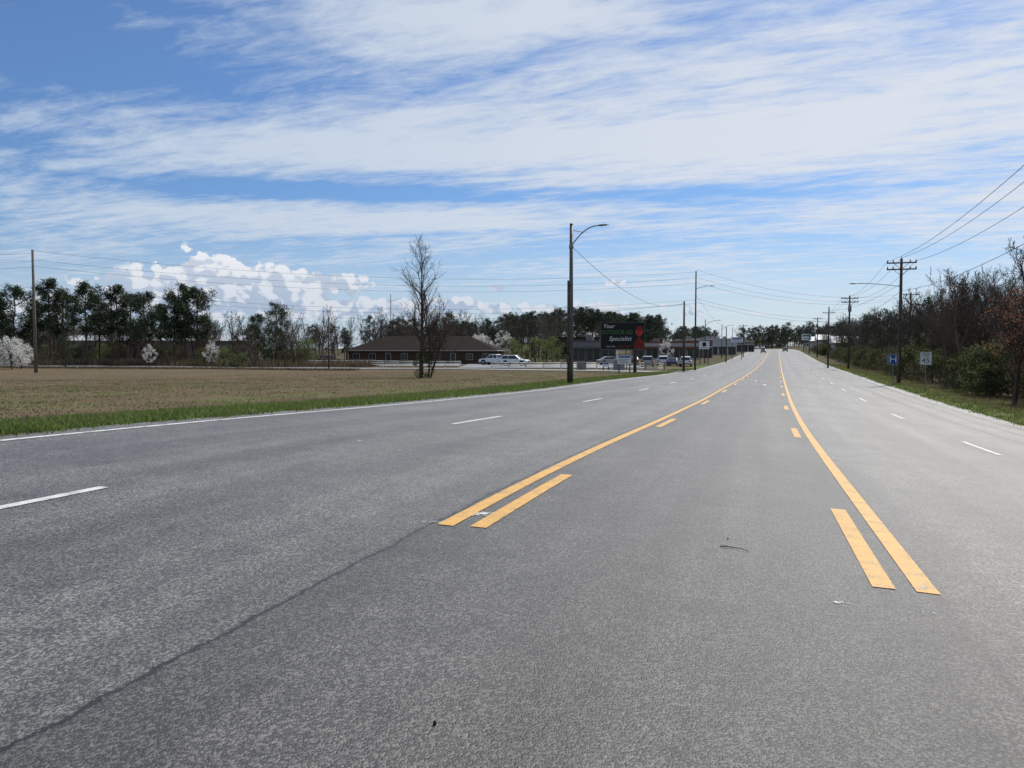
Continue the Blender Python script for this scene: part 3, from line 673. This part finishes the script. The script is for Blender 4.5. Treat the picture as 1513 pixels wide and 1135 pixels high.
# ------------------------------------------------------------------ vehicles
TYRE=mat('tyre',(.02,.02,.02),.9); RIM=mat('rim',(.4,.4,.42),.3,.1,3,.8); LRED=mat('tail_light',(.4,.01,.01),.3); LCLR=mat('head_light',(.7,.7,.7),.15)
PAINTS={k:mat('car_paint_'+k,c,.28,.03) for k,c in dict(white=(.70,.71,.72),black=(.02,.02,.022),silver=(.32,.33,.34),blue=(.03,.06,.16),red=(.28,.02,.02),teal=(.20,.30,.28)).items()}
def vehicle(kind,col,X,Y,rot):
    nm={'pickup':'pickup_truck','suv':'parked_suv','sedan':'car'}[kind]
    e=empty(nm,(X,Y,float(gz(X,Y))+(.10 if Y<150 and X<26 else .012)),rot); pm=PAINTS[col]
    if kind=='sedan':
        L,w,wb=2.35,.9,1.38; body=[(-2.3,.3),(-2.36,.6),(-2.3,.88),(-1.6,.97),(1.05,.93),(1.95,.78),(2.3,.62),(2.35,.3)]; gh=[(-1.75,.95),(-1.05,1.40),(-.6,1.45),(.25,1.44),(1.15,.92)]; r=.33
    elif kind=='suv':
        L,w,wb=2.4,.95,1.42; body=[(-2.38,.4),(-2.42,.7),(-2.35,1.05),(1.15,1.05),(2.1,.98),(2.38,.8),(2.42,.4)]; gh=[(-2.33,1.04),(-2.1,1.65),(-1.6,1.74),(.3,1.74),(1.2,1.04)]; r=.38
    else:
        L,w,wb=2.85,1.0,1.85; body=[(-2.8,.5),(-2.85,.75),(-2.8,1.12),(1.4,1.12),(2.5,1.05),(2.8,.9),(2.85,.45)]; gh=[(-.95,1.11),(-.85,1.82),(-.6,1.88),(.6,1.88),(1.45,1.10)]; r=.41
    b=MB(); b.prism(body,w,w*.96); b.build('body',[pm],e,bev=.07)
    c=MB(); c.prism(gh,w*.92,w*.74); c.build('cabin',[pm],e,bev=.05)
    zs=[p[1] for p in gh]; z0,z1=min(zs),max(zs); wz=lambda z:w*.92+(w*.74-w*.92)*(z-z0)/(z1-z0)
    g_=MB(); cx=sum(p[0] for p in gh)/len(gh); cz=(z0+z1)/2
    q=[(cx+(x-cx)*.86,cz+(z-cz)*.70) for x,z in gh]
    for sg in (-1,1): g_.add([(x,sg*(wz(z)+.012),z) for x,z in q],[tuple(range(len(q)))])
    for a,bb,dx in ((gh[-2],gh[-1],.02),(gh[0],gh[1],-.02)):
        pa=(a[0]*.88+bb[0]*.12,a[1]*.88+bb[1]*.12); pb=(a[0]*.12+bb[0]*.88,a[1]*.12+bb[1]*.88)
        g_.add([(pa[0]+dx,-wz(pa[1])*.88,pa[1]+.015),(pa[0]+dx,wz(pa[1])*.88,pa[1]+.015),(pb[0]+dx,wz(pb[1])*.9,pb[1]+.015),(pb[0]+dx,-wz(pb[1])*.9,pb[1]+.015)],[(0,1,2,3)])
    g_.build('windows',[GLS],e)
    p=MB()
    for sg in (-1,1):
        ya,yb=sorted((sg*wz(z0)-.02,sg*wz(z0)+.02)); p.box(cx-.1,cx-.02,ya,yb,z0,z1-.1)
        p.box(gh[-1][0]-.35,gh[-1][0]-.2,min(sg*w*.93,sg*w*1.12),max(sg*w*.93,sg*w*1.12),z0+.02,z0+.18)
    p.build('pillars_and_mirrors',[pm],e)
    wl=MB()
    for x in (-wb,wb):
        for sg in (-1,1):
            wl.tube([(x,sg*(w-.02),r+.06),(x,sg*(w+.008),r+.06)],r+.07,18,2)
            wl.tube([(x,sg*(w-.2),r),(x,sg*(w+.03),r)],r,18,0); wl.tube([(x,sg*(w+.028),r),(x,sg*(w+.04),r)],r*.6,14,1)
    wl.build('wheels',[TYRE,RIM,BLK],e)
    l=MB(); zz=body[2][1]-.28
    for sg in (-1,1):
        l.box(-L-.03,-L+.1,min(sg*w*.6,sg*w*.93),max(sg*w*.6,sg*w*.93),zz,zz+.22,0); l.box(L-.18,L+.02,min(sg*w*.55,sg*w*.92),max(sg*w*.55,sg*w*.92),zz-.08,zz+.08,1)
    l.box(L-.05,L+.03,-w*.45,w*.45,zz-.2,zz+.05,2); l.box(-L-.04,-L+.05,-w*.95,w*.95,.42,.58,3); l.box(L-.05,L+.05,-w*.95,w*.95,.38,.52,3); l.build('lights_and_bumpers',[LRED,LCLR,BLK,STEEL],e)
    if kind=='pickup':
        k=MB(); k.box(-2.7,-1.05,-w*.82,w*.82,1.121,1.125); k.build('truck_bed',[BLK],e)
        k=MB(); k.box(-2.8,-1.,w*.84,w*.95,1.122,1.3); k.box(-2.8,-1.,-w*.95,-w*.84,1.122,1.3); k.box(-2.82,-2.72,-w*.83,w*.83,1.122,1.3); k.build('bed_sides',[pm],e)
    return e
vehicle('pickup','white',-.022*136,136,R(150)); vehicle('suv','white',.004*128,128,R(-18))
vehicle('suv','black',-.225*150,141,R(60)); vehicle('suv','silver',.176*125,125,R(80)); vehicle('suv','white',.196*138,138,R(80)); vehicle('sedan','blue',.21*136,136,R(70)); vehicle('suv','white',.226*132,132,R(75)); vehicle('sedan','black',.158*139,139,R(80)); vehicle('sedan','silver',.128*134,134,R(10))
hd=math.atan2(1,.345)
for s,t,k,c,f in ((275,-3.6,'sedan','black',math.pi),(300,4.0,'suv','silver',0),(385,-7.2,'suv','white',math.pi),(405,-3.6,'suv','white',math.pi)):
    x,y=map(float,st2xy(s,t)); vehicle(k,c,x,y,hd+f).name='car'
# ------------------------------------------------------------------ small debris
mb=MB(); z=float(gz(1.7,6.0))+.012
mb.tube([(1.66,6.08,z),(1.71,6.06,z+.008),(1.76,6.04,z)],[.005,.009,.005],5,0); mb.tube([(1.75,6.04,z),(1.80,5.99,z+.005),(1.84,5.93,z)],.003,4,1); mb.build('road_debris',[TRIM,BLK])
mb=MB()
for x,y,r in ((-.31,3.02,.008),(1.8,6.35,.006)):
    z=float(gz(x,y))+.008; mb.tube([(x,y,z-.01),(x,y,z+r),(x,y,z+1.8*r)],[r,r*.9,r*.3],6)
mb.build('pebbles',[BLK])
# ------------------------------------------------------------------ sky and sun
az,el=R(38),R(47)
w=bpy.data.worlds.new('World'); S.world=w; w.use_nodes=True; g=G(w.node_tree); g.dim='2D'
w.cycles.sampling_method='MANUAL'; w.cycles.sample_map_resolution=256
bg=w.node_tree.nodes['Background']; bg.inputs[1].default_value=.1
sky=g.n('ShaderNodeTexSky',sky_type='NISHITA'); sky.sun_disc=False; sky.sun_elevation=el; sky.sun_rotation=az; sky.air_density=1.; sky.dust_density=.6; sky.ozone_density=2.
co=g.n('ShaderNodeTexCoord').outputs['Generated']; x,y,z=g.sep(co)
A=g.m('ARCTAN2',x,y); rad=g.m('SQRT',g.m('ADD',g.m('MULTIPLY',x,x),g.m('MULTIPLY',y,y))); E=g.m('ARCTAN2',z,rad)
zz=g.m('ADD',g.m('MAXIMUM',z,.0),.05); px=g.m('DIVIDE',x,zz); py=g.m('DIVIDE',y,zz)
al=g.m('ADD',g.m('MULTIPLY',px,.94),g.m('MULTIPLY',py,-.34)); ac=g.m('ADD',g.m('MULTIPLY',px,.34),g.m('MULTIPLY',py,.94))
n1=g.noise(g.xyz(g.m('MULTIPLY',al,.42),g.m('MULTIPLY',ac,1.35)),1.,5,.58,.35)
n2=g.noise(g.xyz(g.m('ADD',g.m('MULTIPLY',al,1.6),g.m('MULTIPLY',ac,.7)),g.m('MULTIPLY',ac,4.2)),1.8,7,.68,.25)
n4=g.noise(g.xyz(g.m('MULTIPLY',al,6.),g.m('MULTIPLY',ac,9.)),1.,4,.65,.1)
D=g.m('ADD',g.m('MULTIPLY',n1,.62),g.m('MULTIPLY',n2,.56)); D=g.m('ADD',D,g.m('MULTIPLY',n4,.14))
def gau(a0,e0,sa,se,amp,tilt=0.):
    da=g.m('SUBTRACT',A,a0); de=g.m('SUBTRACT',g.m('SUBTRACT',E,e0),g.m('MULTIPLY',da,tilt))
    da=g.m('MULTIPLY',da,1/sa); de=g.m('MULTIPLY',de,1/se)
    q=g.m('ADD',g.m('MULTIPLY',da,da),g.m('MULTIPLY',de,de))
    return g.m('MULTIPLY',g.m('EXPONENT',g.m('MULTIPLY',q,-1.)),amp)
feats=[(-.50,.315,.20,.035,-.21,.05),(-.56,.218,.24,.015,-.22,.02),(-.10,.335,.30,.018,-.16,.12),(-.08,.193,.46,.011,-.28,.0),(.40,.182,.22,.010,-.14,.0),
 (.22,.158,.25,.010,-.12,0),(.26,.41,.2,.03,-.10,.05),(-.55,.40,.16,.04,-.18,.0),
 (.42,.27,.40,.07,.22,.0),(-.2,.235,.42,.02,.20,.06),(-.2,.160,.6,.018,.20,.0),(-.1,.40,.34,.04,.12,.0),(.0,.28,.3,.02,.14,.13)]
for f in feats: D=g.m('ADD',D,gau(*f))
cir=g.ss(D,.44,.91)
haze=g.ss(E,.0,.21,.68,0.); cirrus=g.m('MAXIMUM',g.m('MULTIPLY',cir,.95),haze)
cirrus=g.m('MAXIMUM',cirrus,.05)
skyc=g.mix(1.,sky.outputs[0],(.50,.74,1.04,1),'MULTIPLY')
ccol=g.mix(g.ss(A,-.5,.5),(5.7,6.6,7.8,1),(7.3,7.7,8.4,1))
c=g.mix(cirrus,skyc,ccol)
def billow(dx,de):
    v=g.xyz(g.m('ADD',g.m('MULTIPLY',A,20.),dx),g.m('ADD',g.m('MULTIPLY',E,27.),de))
    no=g.noise(v,1.,6,.60,.2)
    vo=g.n('ShaderNodeTexVoronoi',feature='F1',voronoi_dimensions='2D'); vo.inputs['Scale'].default_value=3.2; g.put(vo.inputs['Vector'],v)
    return g.m('SUBTRACT',g.m('MULTIPLY',no,.90),g.m('MULTIPLY',vo.outputs['Distance'],.26))
cn=billow(5.,3.); cn2=billow(5.16,3.26)
env=gau(-.375,.086,.060,.030,.50)
for f in ((-.30,.076,.070,.022,.44,0),(-.45,.068,.07,.018,.36,0),(-.22,.080,.05,.014,.34,0),(-.40,.050,.35,.014,.34,0),(-.02,.078,.022,.007,.34,0),(.13,.085,.02,.005,.28,0),(-.10,.055,.25,.010,.24,0),(.05,.04,.4,.012,.14,0),(-.55,.045,.2,.012,.24,0)): env=g.m('ADD',env,gau(*f))
cm=g.m('MULTIPLY',g.ss(g.m('ADD',cn,env),.56,.62),g.ss(env,.05,.12))
shade=g.ss(g.m('SUBTRACT',cn,cn2),-.06,.07)
hgt=g.ss(E,.05,.115)
cc=g.mix(g.m('ADD',g.m('MULTIPLY',shade,.60),g.m('MULTIPLY',hgt,.40)),(4.0,4.9,6.4,1),(8.7,8.8,9.1,1))
c=g.mix(g.m('MULTIPLY',cm,.90),c,cc)
g.put(bg.inputs[0],c)
sun=bpy.data.lights.new('sun','SUN'); sun.energy=4.4; sun.angle=R(.55); sun.color=(1,.94,.85)
so=bpy.data.objects.new('sun',sun); S.collection.objects.link(so)
d=Vector((math.sin(az)*math.cos(el),math.cos(az)*math.cos(el),math.sin(el))); so.rotation_euler=d.to_track_quat('Z','Y').to_euler(); so.location=(20,20,60)
# ------------------------------------------------------------------ camera
cam=bpy.data.cameras.new('camera'); cam.sensor_width=36; cam.lens=36*1137/1513; cam.clip_end=9000; cam.clip_start=.05
c_=bpy.data.objects.new('camera',cam); S.collection.objects.link(c_); c_.location=(0,0,EYE); c_.rotation_euler=(R(90-2.64),0,0); S.camera=c_
